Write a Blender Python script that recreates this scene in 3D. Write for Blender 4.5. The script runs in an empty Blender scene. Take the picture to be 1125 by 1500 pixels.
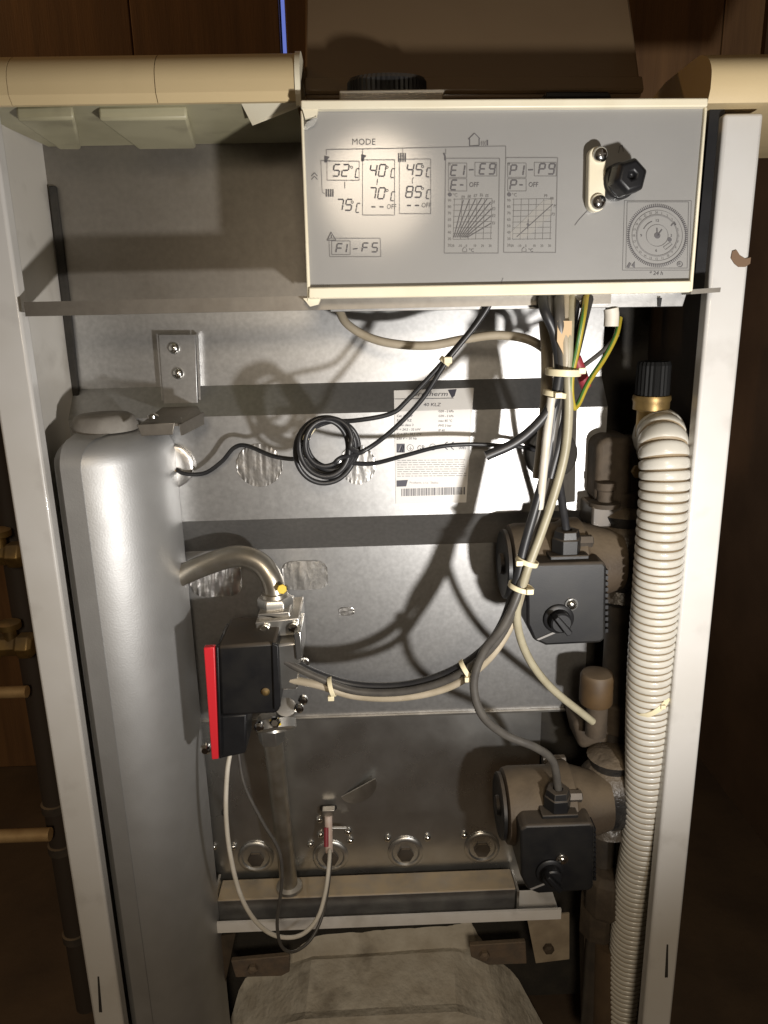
import bpy, math, random
from mathutils import Vector, Matrix, noise
from math import sin, cos, pi, radians, degrees
random.seed(7)
S = bpy.context.scene
COL = S.collection

# ------------------------------------------------------------------ camera, light, exposure
CAM = Vector((-0.005, -0.563, 0.84))
YAW, PITCH, ROLL = radians(1.3576), radians(15.132), radians(-1.256)
FPX = 1083.0                                   # focal length in pixels of the 1125 x 1500 photograph
FW = Vector((sin(YAW)*cos(PITCH), cos(YAW)*cos(PITCH), -sin(PITCH)))
_rt = Vector((cos(YAW), -sin(YAW), 0)); _up = _rt.cross(FW)
RT = _rt*cos(ROLL) + _up*sin(ROLL); UP = _up*cos(ROLL) - _rt*sin(ROLL)
cd = bpy.data.cameras.new('camera'); cam = bpy.data.objects.new('camera', cd); COL.objects.link(cam)
cd.sensor_fit = 'VERTICAL'; cd.sensor_height = 36; cd.sensor_width = 27; cd.lens = FPX/1500*36
cd.clip_start = 0.02; cd.clip_end = 50
M = Matrix((RT, UP, -FW)).transposed().to_4x4(); M.translation = CAM
cam.matrix_world = M
S.camera = cam

w = bpy.data.worlds.new('World'); S.world = w; w.use_nodes = True
w.node_tree.nodes['Background'].inputs[0].default_value = (1.0, .76, .52, 1)
w.node_tree.nodes['Background'].inputs[1].default_value = 0.065

def lamp(name, kind, loc, target, energy, col, **kw):
    d = bpy.data.lights.new(name, kind); d.energy = energy; d.color = col
    for k, v in kw.items(): setattr(d, k, v)
    o = bpy.data.objects.new(name, d); COL.objects.link(o); o.location = loc
    o.rotation_euler = (Vector(target)-Vector(loc)).to_track_quat('-Z', 'Y').to_euler()
    return o
# white hand torch held low on the right, and a warm head lamp above the camera
lamp('hand_torch', 'SPOT', CAM+Vector((.27, .0, -.235)), (.09, .12, .83), 23, (1, .965, .925),
     spot_size=radians(104), spot_blend=.95, shadow_soft_size=.016)
lamp('head_lamp', 'SPOT', CAM+Vector((.037, -.64, .25)), (.02, .05, .22), 24, (1, .84, .64),
     spot_size=radians(70), spot_blend=1, shadow_soft_size=.11)
# warm bulb of the cellar, high on the left
lamp('room_bulb', 'POINT', (-1.15, .18, 1.75), (0, 0, 1), 6.5, (1, .58, .24), shadow_soft_size=.04)
S.view_settings.view_transform = 'Standard'; S.view_settings.look = 'None'
S.view_settings.exposure = 0; S.view_settings.gamma = 1

# ------------------------------------------------------------------ helpers
def at(px, py, Y):
    """the point of the plane y = Y that the photograph shows at pixel px, py"""
    d = FW + RT*((px-562.5)/FPX) - UP*((py-750)/FPX)
    return CAM + d*((Y-CAM.y)/d.y)
def P3(pts): return [at(*p) for p in pts]

class MB:
    def __init__(s): s.v = []; s.f = []
    def add(s, vs, fs):
        o = len(s.v); s.v += [Vector(v) for v in vs]; s.f += [[i+o for i in f] for f in fs]; return s
    def box(s, a, b):
        x0, y0, z0 = [min(i, j) for i, j in zip(a, b)]; x1, y1, z1 = [max(i, j) for i, j in zip(a, b)]
        return s.add([(x0,y0,z0),(x1,y0,z0),(x1,y1,z0),(x0,y1,z0),(x0,y0,z1),(x1,y0,z1),(x1,y1,z1),(x0,y1,z1)],
                     [(0,3,2,1),(4,5,6,7),(0,1,5,4),(1,2,6,5),(2,3,7,6),(3,0,4,7)])
    def prism(s, front, off):
        """front: polygon (clockwise or not), extruded by the vector off"""
        n = len(front); off = Vector(off); fr = [Vector(p) for p in front]
        nrm = Vector((0,0,0))
        for i in range(n): nrm += fr[i].cross(fr[(i+1) % n])
        if nrm.dot(off) > 0: fr = fr[::-1]
        return s.add(fr+[p+off for p in fr], [list(range(n)), list(range(2*n-1, n-1, -1))] +
                     [(i, i+n, (i+1) % n+n, (i+1) % n) for i in range(n)])
    def pp(s, poly, Y, depth): return s.prism([at(x, y, Y) for x, y in poly], (0, depth, 0))
    def quad(s, a, b, c, d): return s.add([a, b, c, d], [(0,1,2,3)])
    def lathe(s, p, axis, prof, n=24, ph=0, cap=True):
        """prof: list of (distance along the axis, radius)"""
        p = Vector(p); ax = Vector(axis).normalized()
        u = ax.orthogonal().normalized() if abs(ax.z) > .9 else ax.cross(Vector((0,0,1))).normalized()
        v = ax.cross(u); vs = []; fs = []
        for t, r in prof:
            for k in range(n):
                a = ph+2*pi*k/n; vs.append(p+ax*t+(u*cos(a)+v*sin(a))*r)
        for i in range(len(prof)-1):
            for k in range(n):
                k2 = (k+1) % n; fs.append((i*n+k, i*n+k2, (i+1)*n+k2, (i+1)*n+k))
        if cap: fs.append(list(range(n))[::-1]); fs.append([(len(prof)-1)*n+k for k in range(n)])
        return s.add(vs, fs)
    def tube(s, pts, r, n=10, sub=8, spline=True, caps=True):
        pts = [Vector(p) for p in pts]
        q = catmull(pts, sub) if spline and len(pts) > 2 else pts
        m = len(q); T = [(q[min(i+1, m-1)]-q[max(i-1, 0)]).normalized() for i in range(m)]
        u = T[0].orthogonal().normalized(); vs = []; fs = []
        for i in range(m):
            u = (u - T[i]*u.dot(T[i])).normalized(); v = T[i].cross(u)
            rr = r(i/(m-1)) if callable(r) else r
            for k in range(n):
                a = 2*pi*k/n; vs.append(q[i]+(u*cos(a)+v*sin(a))*rr)
        for i in range(m-1):
            for k in range(n):
                k2 = (k+1) % n; fs.append((i*n+k, i*n+k2, (i+1)*n+k2, (i+1)*n+k))
        if caps: fs.append(list(range(n))[::-1]); fs.append([(m-1)*n+k for k in range(n)])
        return s.add(vs, fs)
    def build(s, name, mat, parent=None, smooth=35, bevel=0, seg=2, label=None, kind=None):
        me = bpy.data.meshes.new(name)
        off = parent_off(parent)
        me.from_pydata([tuple(v-off) for v in s.v], [], s.f); me.update()
        o = bpy.data.objects.new(name, me); COL.objects.link(o)
        me.materials.append(mat)
        if smooth:
            me.shade_smooth(); me.set_sharp_from_angle(angle=radians(smooth))
        if bevel:
            b = o.modifiers.new('bevel', 'BEVEL'); b.width = bevel; b.segments = seg; b.limit_method = 'ANGLE'
            b.angle_limit = radians(30); b.harden_normals = False
        if parent is not None: o.parent = parent
        if label: o['label'] = label
        if kind: o['kind'] = kind
        return o
def parent_off(p):
    off = Vector((0,0,0))
    while p is not None: off += p.location; p = p.parent
    return off
def catmull(p, sub):
    out = []
    P = [p[0]*2-p[1]]+p+[p[-1]*2-p[-2]]
    for i in range(1, len(P)-2):
        a, b, c, d = P[i-1], P[i], P[i+1], P[i+2]
        for k in range(sub):
            t = k/sub
            out.append(.5*((2*b)+(c-a)*t+(2*a-5*b+4*c-d)*t*t+(3*b-a-3*c+d)*t**3))
    out.append(p[-1]); return out
def thing(name, label, cat, loc=(0,0,0), group=None):
    o = bpy.data.objects.new(name, None); COL.objects.link(o); o.empty_display_size = .02
    o.location = loc; o['label'] = label; o['category'] = cat
    if group: o['group'] = group
    return o
def tag(o, label, cat, group=None):
    o['label'] = label; o['category'] = cat
    if group: o['group'] = group
    return o
def struct(o): o['kind'] = 'structure'; return o

# ------------------------------------------------------------------ materials
def mat(name, col, rough=.5, metal=0, col2=None, scale=40, mixlo=.35, mixhi=.65, bump=0, bscale=200, coat=0, spec=.5,
        dust=0, dustcol=(.23,.175,.115), rvar=0, stretch=(1,1,1), trans=0, coatr=.08, detail=4, grime=0):
    m = bpy.data.materials.new(name); m.use_nodes = True
    nt = m.node_tree; N = nt.nodes; L = nt.links; b = N['Principled BSDF']
    b.inputs['Roughness'].default_value = rough; b.inputs['Metallic'].default_value = metal
    b.inputs['Coat Weight'].default_value = coat; b.inputs['Coat Roughness'].default_value = coatr
    b.inputs['Specular IOR Level'].default_value = spec; b.inputs['Transmission Weight'].default_value = trans
    tc = N.new('ShaderNodeTexCoord'); mp = N.new('ShaderNodeMapping'); mp.inputs['Scale'].default_value = stretch
    geo = N.new('ShaderNodeNewGeometry'); L.new(geo.outputs['Position'], mp.inputs['Vector'])
    def nz(sc, det=4):
        n = N.new('ShaderNodeTexNoise'); n.inputs['Scale'].default_value = sc; n.inputs['Detail'].default_value = det
        L.new(mp.outputs[0], n.inputs['Vector']); return n.outputs['Fac']
    def ramp(src, lo, hi, a, c):
        r = N.new('ShaderNodeMapRange'); r.inputs[1].default_value = lo; r.inputs[2].default_value = hi
        r.inputs[3].default_value = a; r.inputs[4].default_value = c; L.new(src, r.inputs[0]); return r.outputs[0]
    def mix(fac, a, c):
        x = N.new('ShaderNodeMix'); x.data_type = 'RGBA'; L.new(fac, x.inputs[0])
        for i, s_ in ((6, a), (7, c)):
            if isinstance(s_, tuple): x.inputs[i].default_value = (*s_, 1)
            else: L.new(s_, x.inputs[i])
        return x.outputs[2]
    b.inputs['Base Color'].default_value = (*col, 1)
    cur = None
    if col2: cur = mix(ramp(nz(scale, detail), mixlo, mixhi, 0, 1), col, col2)
    if grime: cur = mix(ramp(nz(23, 6), .56, .72, 0, grime), cur or col, (.10,.075,.05))
    if dust:
        sx = N.new('ShaderNodeSeparateXYZ'); L.new(geo.outputs['Normal'], sx.inputs[0])
        up = ramp(sx.outputs[2], .15, .75, 0, dust)
        nn = N.new('ShaderNodeMath'); nn.operation = 'MULTIPLY'; L.new(up, nn.inputs[0]); L.new(ramp(nz(60, 5), .25, .6, .55, 1), nn.inputs[1])
        cur = mix(nn.outputs[0], cur or col, dustcol)
        rr = N.new('ShaderNodeMapRange'); L.new(nn.outputs[0], rr.inputs[0]); rr.inputs[3].default_value = rough; rr.inputs[4].default_value = .9
        L.new(rr.outputs[0], b.inputs['Roughness'])
        if metal:
            mm = N.new('ShaderNodeMapRange'); L.new(nn.outputs[0], mm.inputs[0]); mm.inputs[3].default_value = metal; mm.inputs[4].default_value = 0
            L.new(mm.outputs[0], b.inputs['Metallic'])
    elif rvar: L.new(ramp(nz(scale*.6, 5), .3, .7, rough-rvar, rough+rvar), b.inputs['Roughness'])
    if cur is not None: L.new(cur, b.inputs['Base Color'])
    if bump:
        bp = N.new('ShaderNodeBump'); bp.inputs['Strength'].default_value = bump; bp.inputs['Distance'].default_value = .002
        L.new(nz(bscale, 3), bp.inputs['Height']); L.new(bp.outputs[0], b.inputs['Normal'])
    return m
def emit(name, col, st):
    m = bpy.data.materials.new(name); m.use_nodes = True; b = m.node_tree.nodes['Principled BSDF']
    b.inputs['Base Color'].default_value = (0,0,0,1); b.inputs['Emission Color'].default_value = (*col,1); b.inputs['Emission Strength'].default_value = st
    return m
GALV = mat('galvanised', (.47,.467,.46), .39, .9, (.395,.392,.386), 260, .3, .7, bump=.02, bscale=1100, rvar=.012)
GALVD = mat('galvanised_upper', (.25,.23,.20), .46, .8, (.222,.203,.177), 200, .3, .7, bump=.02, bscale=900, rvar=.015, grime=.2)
STEEL = mat('bright_steel', (.66,.66,.64), .30, .95, (.52,.51,.49), 25, .3, .7, rvar=.07)
ZINC = mat('zinc_plate', (.62,.61,.58), .30, .95, (.50,.49,.46), 60, rvar=.06, dust=.35)
PIPE = mat('steel_pipe', (.50,.47,.41), .36, .9, (.40,.36,.29), 60, rvar=.06)
SCREW = mat('screw', (.75,.74,.71), .18, 1)
WHITE = mat('white_enamel', (.56,.545,.52), .36, 0, (.51,.49,.455), 14, .4, .75, coat=.3, bump=.02, bscale=60, grime=.2)
WALLIN = mat('side_inner', (.60,.575,.53), .45, 0, (.52,.49,.44), 9, grime=.25)
CREAM = mat('cream_plastic', (.60,.47,.27), .42, 0, (.54,.42,.235), 8, bump=.03, bscale=500, grime=.1)
CREAM2 = mat('cream_trim', (.80,.74,.58), .38, 0, (.74,.67,.50), 20, grime=.12)
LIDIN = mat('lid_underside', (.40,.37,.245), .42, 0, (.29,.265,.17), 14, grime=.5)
FACE = mat('grey_foil', (.26,.255,.245), .42, 0, (.24,.235,.225), 10, coat=1, coatr=.118, bump=.2, bscale=30)
PRINT = mat('dark_print', (.085,.08,.084), .5)
PRINTL = mat('pale_print', (.155,.149,.145), .5)
BLACK = mat('black_plastic', (.008,.008,.009), .42, 0, (.012,.012,.013), 60, bump=.03, bscale=900, spec=.35)
BLACKD = mat('black_plastic_dusty', (.008,.008,.009), .40, 0, (.014,.0135,.013), 50, bump=.035, bscale=900, spec=.35, dust=.6, dustcol=(.11,.085,.06))
RUBBER = mat('black_cable', (.018,.018,.020), .42, 0, (.03,.029,.028), 90, .4, .8)
GREYC = mat('dark_grey_cable', (.085,.078,.068), .42, 0, (.06,.055,.05), 80)
BEIGEC = mat('beige_cable', (.40,.345,.26), .45, 0, (.33,.28,.20), 60)
WHITEC = mat('white_cable', (.62,.58,.51), .45, 0, (.52,.48,.40), 60)
TIE = mat('cable_tie', (.74,.66,.45), .4)
RED = mat('red_plastic', (.62,.025,.035), .4)
REDD = mat('red_sleeve', (.25,.03,.04), .5)
YEL = mat('yellow_wire', (.36,.28,.03), .4); GRN = mat('green_stripe', (.05,.14,.03), .4)
YPAINT = mat('yellow_paint', (.75,.52,.02), .5)
HOSE = mat('hose', (.58,.56,.505), .30, 0, (.51,.485,.42), 18, coat=.2, grime=.22)
SILVER = mat('silver_paint', (.43,.43,.425), .49, .66, (.40,.398,.392), 45, .35, .7, bump=.06, bscale=700, rvar=.03, grime=.06)
PUMPT = mat('pump_paint', (.06,.043,.028), .55, 0, (.04,.028,.018), 40, bump=.15, bscale=400, dust=.75, dustcol=(.16,.12,.075))
VOLUTE = mat('volute_black', (.014,.014,.015), .28, 0, (.03,.028,.026), 40, bump=.8, bscale=170, dust=.6)
BRASS = mat('brass', (.34,.23,.085), .45, .8, (.18,.12,.05), 60, dust=.5)
COPPER = mat('old_copper', (.60,.42,.21), .5, .4, (.46,.30,.14), 40)
DUSTY = mat('dusty_fitting', (.075,.055,.036), .8, 0, (.045,.033,.022), 50, bump=.4, bscale=150)
DARKP = mat('dark_pipe', (.055,.048,.042), .45, .3, (.09,.075,.06), 50, dust=.4)
ORNG = mat('ochre_cap', (.085,.05,.02), .6, 0, (.06,.036,.016), 50, dust=.5)
CAST = mat('dusty_cast', (.60,.57,.50), .85, 0, (.46,.42,.35), 40, .3, .7, bump=1.0, bscale=120, detail=8, grime=.6)
RUSTY = mat('rusty_iron', (.14,.115,.095), .75, .2, (.20,.15,.11), 60, bump=.5, bscale=200, dust=.5)
FOIL = mat('foil', (.70,.68,.65), .30, .95, bump=.15, bscale=160)
PAPER = mat('label_paper', (.78,.765,.74), .5, 0, (.75,.73,.70), 30)
CARD = mat('card_sleeve', (.52,.37,.21), .7)
SMOKE = mat('smoked_plastic', (.22,.15,.085), .25, 0, (.175,.115,.064), 5, coat=.3, trans=.12)
CLEAR = mat('clear_plastic', (.75,.66,.52), .15, 0, trans=.75)
VOID = mat('insulation_black', (.018,.016,.014), .9, 0, (.03,.026,.02), 40, bump=.5)
WOOD = mat('dark_wood', (.22,.115,.045), .6, 0, (.13,.066,.027), 6, .3, .7, stretch=(8,8,.6), bump=.2, bscale=60)
WALLR = mat('brown_wall', (.17,.11,.068), .8, 0, (.10,.065,.04), 5, bump=.4, bscale=30)
FLOOR = mat('floor', (.09,.06,.035), .8, 0, (.06,.04,.025), 9, bump=.4, bscale=60)
DIRT = mat('dried_dirt', (.16,.10,.06), .9)
FILM = mat('peeled_film', (.85,.84,.80), .08, 0, trans=.6)

# ------------------------------------------------------------------ setting
fl = MB().quad((-3,-3,0),(3,-3,0),(3,3,0),(-3,3,0)).build('floor', FLOOR, smooth=0); struct(fl)
YW = .72
wall = MB().quad((-2,YW+.02,0),(2,YW+.02,0),(2,YW+.02,2.4),(-2,YW+.02,2.4)).build('wall', VOID, smooth=0); struct(wall)
xg = at(415, 40, YW).x; xs = [xg-.004-.225*k for k in range(0, 9)][::-1]
edges = [(xs[i], xs[i+1]-.0015) for i in range(len(xs)-1)]
x = xg+.004
while x < 1.4: edges.append((x, x+.2235)); x += .225
for a, b_ in edges:
    MB().box((a, YW-.004*random.random(), 0), (b_, YW+.014, 2.4)).build('plank', WOOD, wall, bevel=.002)
tag(MB().box((xg-.0025, YW+.004, 1.0), (xg+.0025, YW+.012, 2.4)).build('light_strip', emit('blue_glow', (.25,.33,1), .55), smooth=0),
    'thin blue strip of light in the gap between dark boards', 'light')
rw = MB().box((.62, -.6, 0), (.66, YW-.03, 2.4)).build('side_wall', WALLR, smooth=0); struct(rw)

# ------------------------------------------------------------------ boiler cabinet
YS, ZT = .12, 0
cab = thing('boiler_cabinet', 'open white boiler cabinet with galvanised back plates and cream rounded lid', 'boiler', (0, .2, 0))
ZTOP = at(1095, 165, 0).z
def side(sx):
    x0, x1, x2 = .28*sx, .252*sx, .270*sx
    zt = ZTOP if sx > 0 else ZTOP+.03
    m = MB().box((x0,0,.02), (x1,.014,zt))
    m.box((x0,.0142,.02), (x2,.52,zt-.004))
    o = m.build('side_panel', WHITE, cab, bevel=.0025, seg=3)
    MB().box((x2-.0004*sx,.016,.022), (x2-.003*sx,.50,zt-.006)).build('side_lining', WALLIN if sx < 0 else mat('shaded_lining', (.045,.034,.024), .8, 0, (.03,.022,.016), 20), o)  # right lining carries the shade of that side in its dark colour
    return o
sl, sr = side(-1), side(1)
for par, (px, py, h) in ((sl, (145, 1457, 26)), (sr, (979, 1408, 24))):
    c = at(px, py, 0)
    MB().prism([at(px-4.5+2.2*(1 if px < 500 else 1), py-h, -.0006), at(px+0, py-h, -.0006), at(px+2.5+(2 if px<500 else -3), py+h, -.0006), at(px-2+(2 if px<500 else -3), py+h, -.0006)], (0,.0004,0)).build('slot', VOID, par, smooth=0)
mk = [(1073,368),(1079,366),(1084,374),(1092,379),(1100,377),(1099,386),(1092,391),(1082,391),(1076,386),(1071,378)]
MB().pp(mk, -.0012, .001).build('dirt_mark', DIRT, sr, label='brown smear of dried dirt on the white panel')
# seal gap and back plates
def X(px, py, Y): return at(px, py, Y).x
def Z(px, py, Y): return at(px, py, Y).z
xR = X(884, 500, YS)
zT, zM = Z(300, 214, YS)+.006, Z(515, 449, YS)
l0, l1 = X(58, 268, YS), X(88, 449, YS)
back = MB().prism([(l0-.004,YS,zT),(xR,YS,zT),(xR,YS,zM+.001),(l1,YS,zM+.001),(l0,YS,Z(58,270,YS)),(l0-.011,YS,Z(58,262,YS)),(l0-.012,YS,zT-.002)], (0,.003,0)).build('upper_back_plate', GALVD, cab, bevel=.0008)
zb = [Z(515, 560, YS), Z(515, 605, YS), Z(515, 757, YS), Z(515, 801, YS)]
PR = .022
zb[1] = Z(515, 605, YS-PR); zb[2] = Z(515, 757, YS-PR)
zB = Z(600, 1044, YS)
def prof(o=0):
    return [(YS-o, zM), (YS-o, zb[0]), (YS-PR-o, zb[1]), (YS-PR-o, zb[2]), (YS-o, zb[3]), (YS-o, zB)]
def ysurf(z):
    p = prof()
    for (y0, z0), (y1, z1) in zip(p, p[1:]):
        if z0 >= z >= z1: return y0+(y1-y0)*(z0-z)/(z0-z1)
    return YS
m = MB(); pr = prof(); n = len(pr); xl = [X(90,449,YS), X(111,590,YS)-.004]+[X(118,620,YS)-.004]*4
vs = [(xl[i], y, z) for i, (y, z) in enumerate(pr)]+[(xR, y, z) for y, z in pr]
vs += [(a, b_+.0015, c) for a, b_, c in vs]
fs = [(i, i+1, n+i+1, n+i) for i in range(n-1)]+[(2*n+i, 3*n+i, 3*n+i+1, 2*n+i+1) for i in range(n-1)]
fs += [(0, n, 3*n, 2*n), (n-1, 3*n-1, 4*n-1, 2*n-1)]+[(n+i, n+i+1, 3*n+i+1, 3*n+i) for i in range(n-1)]+[(i, 2*n+i, 2*n+i+1, i+1) for i in range(n-1)]
shield = m.add(vs, fs).build('heat_shield', GALV, cab, smooth=20)
MB().box((xl[2], YS-.004, zB-.0022), (xR-.02, YS+.004, zB-.0002)).build('bottom_flange', ZINC, shield)
MB().pp([(70,272),(81,272),(91,352),(101,437),(116,585),(122,640),(108,640),(103,585),(89,437),(79,352)], YS-.005, .0045).build('seal_strip', VOID, cab, bevel=.001)
# black insulation behind everything
MB().box((-.269, YS+.03, .03), (.269, YS+.05, ZTOP-.02)).build('insulation', VOID, cab)
def onshield(px, py, o=0):
    p = at(px, py, YS); 
    for _ in range(6): p = at(px, py, ysurf(p.z)-o)
    return p
def foil(cx, cy, rx, ry, name='foil_window', seed=0, vert=True):
    c = onshield(cx, cy, .0015); sx = (at(cx+rx, cy, c.y)-at(cx, cy, c.y)).length; sz = (at(cx, cy+ry, c.y)-at(cx, cy, c.y)).length
    m = MB(); rg = random.Random(seed); n = max(8, int(rx*.75)); m_ = 6; vs = []; fs = []
    for i in range(n+1):
        u = -1+2*i/n; e = 4 if rx > ry*1.2 else 2
        h = max(.06, 1-abs(u)**e)**(1/e)
        zig = ((i % 2)-.5)*.0008*rg.uniform(.4, 1)
        for k in range(m_+1):
            w_ = -1+2*k/m_
            d = zig+rg.uniform(-1, 1)*(.0003 if vert else .0012)
            vs.append(c+Vector((u*sx, d, w_*h*sz)))
    for i in range(n):
        for k in range(m_):
            a = i*(m_+1)+k; fs.append((a, a+m_+1, a+m_+2, a+1))
    m.add(vs, fs)
    return m.build(name, FOIL, shield, smooth=70)
foil(380, 682, 33, 31, seed=1); foil(524, 681, 26, 29, seed=2); foil(447, 843, 33, 21, seed=3); foil(508, 896, 11, 6, seed=5)
foil(316, 846, 38, 28, seed=8, vert=False)
# dark sensor pocket on the right, bright one on the left
c = onshield(806, 664, .001)
m = MB().lathe(c, (0,-1,0), [(0,.0235),(.006,.0235),(.008,.021),(.008,.012),(.003,.011),(.003,0.0005)], 28)
sp = m.build('sensor_pocket', VOID, shield)
MB().lathe(c+Vector((-.002,-.004,0)), (0,-1,0), [(0,.0075),(.010,.0075),(.011,.006)], 6).build('sensor_nut', BRASS, sp)
c = onshield(251, 682, .001)
sp = MB().lathe(c, (0,-1,0), [(0,.020),(.004,.020),(.005,.018),(.004,.008)], 28).build('sensor_pocket', FOIL, shield)
MB().lathe(c+Vector((0,-.004,-.003)), (0,-1,0), [(0,.006),(.006,.006),(.007,.004)], 6).build('sensor_nut', BRASS, sp)
MB().prism(P3([(822,600,YS-.034),(864,598,YS-.012),(861,733,YS-.012),(819,738,YS-.034)]), (0,.0015,0)).build('shaded_plate', GALVD, cab, bevel=.0006)  # tilted plate beside the bundle, shade put into its darker metal
# cross rail under the upper bay
zr1, zr0 = Z(240, 438, -.008), Z(240, 459, -.008)
rl, rr_ = -.2455, X(895, 440, -.008)
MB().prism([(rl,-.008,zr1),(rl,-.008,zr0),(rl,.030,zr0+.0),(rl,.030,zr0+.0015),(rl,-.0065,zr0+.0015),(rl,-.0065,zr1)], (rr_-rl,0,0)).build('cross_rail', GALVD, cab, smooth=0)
# lid: rounded cream front edge, left run in three lengths, right run
def lidprof(x, Yf, zb_, h, deep):
    p = []
    for k in range(0, 11):
        a = -pi/2*0 + pi*.5*k/10
        p.append((x, Yf+.030-.030*cos(a), zb_+h*.35+h*.65*sin(a)))
    return [(x, Yf+.004, zb_), (x, Yf, zb_+h*.15)]+p+[(x, deep, zb_+h*.93), (x, deep, zb_+h*.85), (x, Yf+.04, zb_+h*.84), (x, Yf+.008, zb_+h*.4), (x, Yf+.008, zb_)]
YL = -.012
zl0, zl1 = Z(220, 149, YL), Z(220, 79, YL+.022)
def lid(xa, xb, deep=.5):
    return MB().prism(lidprof(xa, YL, zl0, zl1-zl0, deep), (xb-xa,0,0)).build('lid', CREAM, cab, smooth=30)
xA, xB, xC, xD = -.36, X(10,120,YL), X(227,120,YL), X(438,120,YL)
for a, b_ in ((xA, xB-.0005), (xB, xC-.0006), (xC, xD-.003)): lid(a, b_)
MB().prism([(xD-.0028, y-.0012 if y < .02 else y, z) for _, y, z in lidprof(0, YL, zl0-.003, zl1-zl0+.004, .10)], (.0035,0,0)).build('lid_end', CREAM2, cab, smooth=30)
# right lid: closed end face with its sloping profile
zrl = Z(1080, 149, YL); zrt = Z(1040, 79, YL+.02); xE = X(1040, 140, YL)
p = [(xE, YL+.003, zrl), (xE, YL, zrl+.008)]
for k in range(9):
    a = pi*.5*k/8; p.append((xE, YL+.028-.028*cos(a), zrl+(zrt-zrl)*(.45+.55*sin(a))))
p += [(xE, .07, zrt-.001), (xE, .20, zrl+.012), (xE, .20, zrl+.002)]
MB().prism(p, (.2,0,0)).build('lid', CREAM, cab, smooth=30)
# underside of the lid with pressed pockets
zu0, zu1 = Z(200, 152, 0), Z(200, 213, YS)
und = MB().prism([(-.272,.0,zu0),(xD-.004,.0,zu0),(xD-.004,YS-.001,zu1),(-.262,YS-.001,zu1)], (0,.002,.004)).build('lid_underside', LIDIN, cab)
def on_u(px, py, o):
    for k in range(200):
        Y = YS*k/200; p_ = at(px, py, Y)
        if p_.z >= zu0+(zu1-zu0)*Y/YS: break
    return p_+Vector((0, -o*.4, -o))
for pts in ([(20,156),(108,154),(118,203),(84,203)], [(140,156),(275,154),(288,202),(200,203)]):
    a = [on_u(x_, y_, .0005) for x_, y_ in pts]; c_ = sum(a, Vector())/4
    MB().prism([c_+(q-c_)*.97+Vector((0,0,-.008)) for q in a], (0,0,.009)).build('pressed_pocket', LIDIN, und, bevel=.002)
MB().prism([at(352,149,0), at(438,148,0), at(437,158,.004), at(370,184,.03)], (0,.002,.003)).build('corner_tab', CREAM2, und)

# burner cover
YB = YS+.006
zc0 = Z(560, 1292, YB)
xl2, xr2 = X(296, 1150, YB), X(762, 1150, YB)
bc = MB().box((xl2-.02, YB, zc0-.01), (xr2+.02, YB+.002, zB-.003)).build('burner_cover', STEEL, cab)
for cx, cy in ((375,1255),(484,1254),(594,1248),(706,1241)):
    c = at(cx, cy, YB-.0005)
    o = MB().lathe(c, (0,-1,0), [(0,.0195),(.0015,.0195),(.0025,.018),(.0025,.0155),(.0008,.014),(.0005,.0003)], 28).build('burner_port', STEEL, bc)
    MB().lathe(c+Vector((0,-.001,-.002)), (0,-1,0), [(0,.009),(.0025,.009),(.0035,.004)], 6).build('injector', DARKP, o)
for cx, cy in ((313,1240),(342,1240),(455,1236),(468,1200),(470,1222),(510,1218),(513,1231),(568,1228),(626,1227),(680,1223),(736,1222),(330,1190)):
    c = at(cx, cy, YB-.0003)
    MB().lathe(c, (0,-1,0), [(0,.0042),(.0018,.0040),(.0034,.0026),(.0040,.0006)], 14).build('screw', SCREW, bc, smooth=60)
m = MB(); c = at(481, 1184, YB-.0012)
m.prism([c+Vector((math.copysign(.0065,cos(a))+.003*cos(a), 0, .0032*sin(a))) for a in [2*pi*k/20+.01 for k in range(20)]], (0,.001,0)).build('slot', VOID, bc)
# lifted half-round tab
a0, a1 = at(500,1168,YB-.001), at(550,1141,YB-.012)
mid = (a0+a1)/2; rad = (a1-a0)/2; dn = Vector((.006,.0,-.014)); pts = []
for k in range(13):
    a = pi*k/12; pts.append(mid+rad*cos(a)+dn*sin(a)*1.1)
MB().prism(pts, (0,.0012,.0005)).build('lifted_tab', ZINC, bc)
# gas manifold bar and white rail below it
ym = .090
q = [at(318,1318,ym), at(756,1303,ym), at(756,1336,ym), at(318,1352,ym)]
zt_, zb_ = (q[0].z+q[1].z)/2, (q[2].z+q[3].z)/2
BAR = mat('manifold_steel', (.40,.40,.40), .32, .9, (.28,.28,.28), 50, dust=.95, dustcol=(.46,.37,.25))
man = MB().box((q[0].x, ym, zb_), (q[1].x, ym+.030, zt_)).build('gas_manifold', BAR, cab, bevel=.0015)
for xe in (q[0].x-.003, q[1].x+.0005):
    MB().box((xe, ym-.003, zb_-.004), (xe+.0025, ym+.029, zt_+.008 if xe < 0 else zt_-.001)).build('end_plate', ZINC, man)
yr = .078
RAILW = mat('rail_paint', (.78,.77,.76), .5, 0, (.70,.68,.65), 30, grime=.3)
za, zbb = Z(560, 1343, yr), Z(560, 1357, yr)
MB().box((X(316,1355,yr), yr, zbb), (X(822,1340,yr), yr+.003, za)).box((X(316,1355,yr), yr+.0032, zbb), (X(822,1340,yr), yr+.04, zbb+.002)).build('front_rail', RAILW, cab)
for poly in ([(318,1372),(345,1368),(330,1440),(322,1500),(314,1500)], [(772,1345),(834,1338),(834,1405),(785,1411)]):
    MB().pp(poly, yr+.012, .002).build('foot_bracket', mat('dusty_bracket', (.36,.30,.22), .7, 0, (.27,.22,.16), 60) if poly[0][0] > 500 else DUSTY, cab)
c = at(803, 1388, yr+.011); MB().lathe(c, (0,-1,0), [(0,.006),(.004,.006),(.006,.003)], 6).build('screw', DUSTY, cab)

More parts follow.
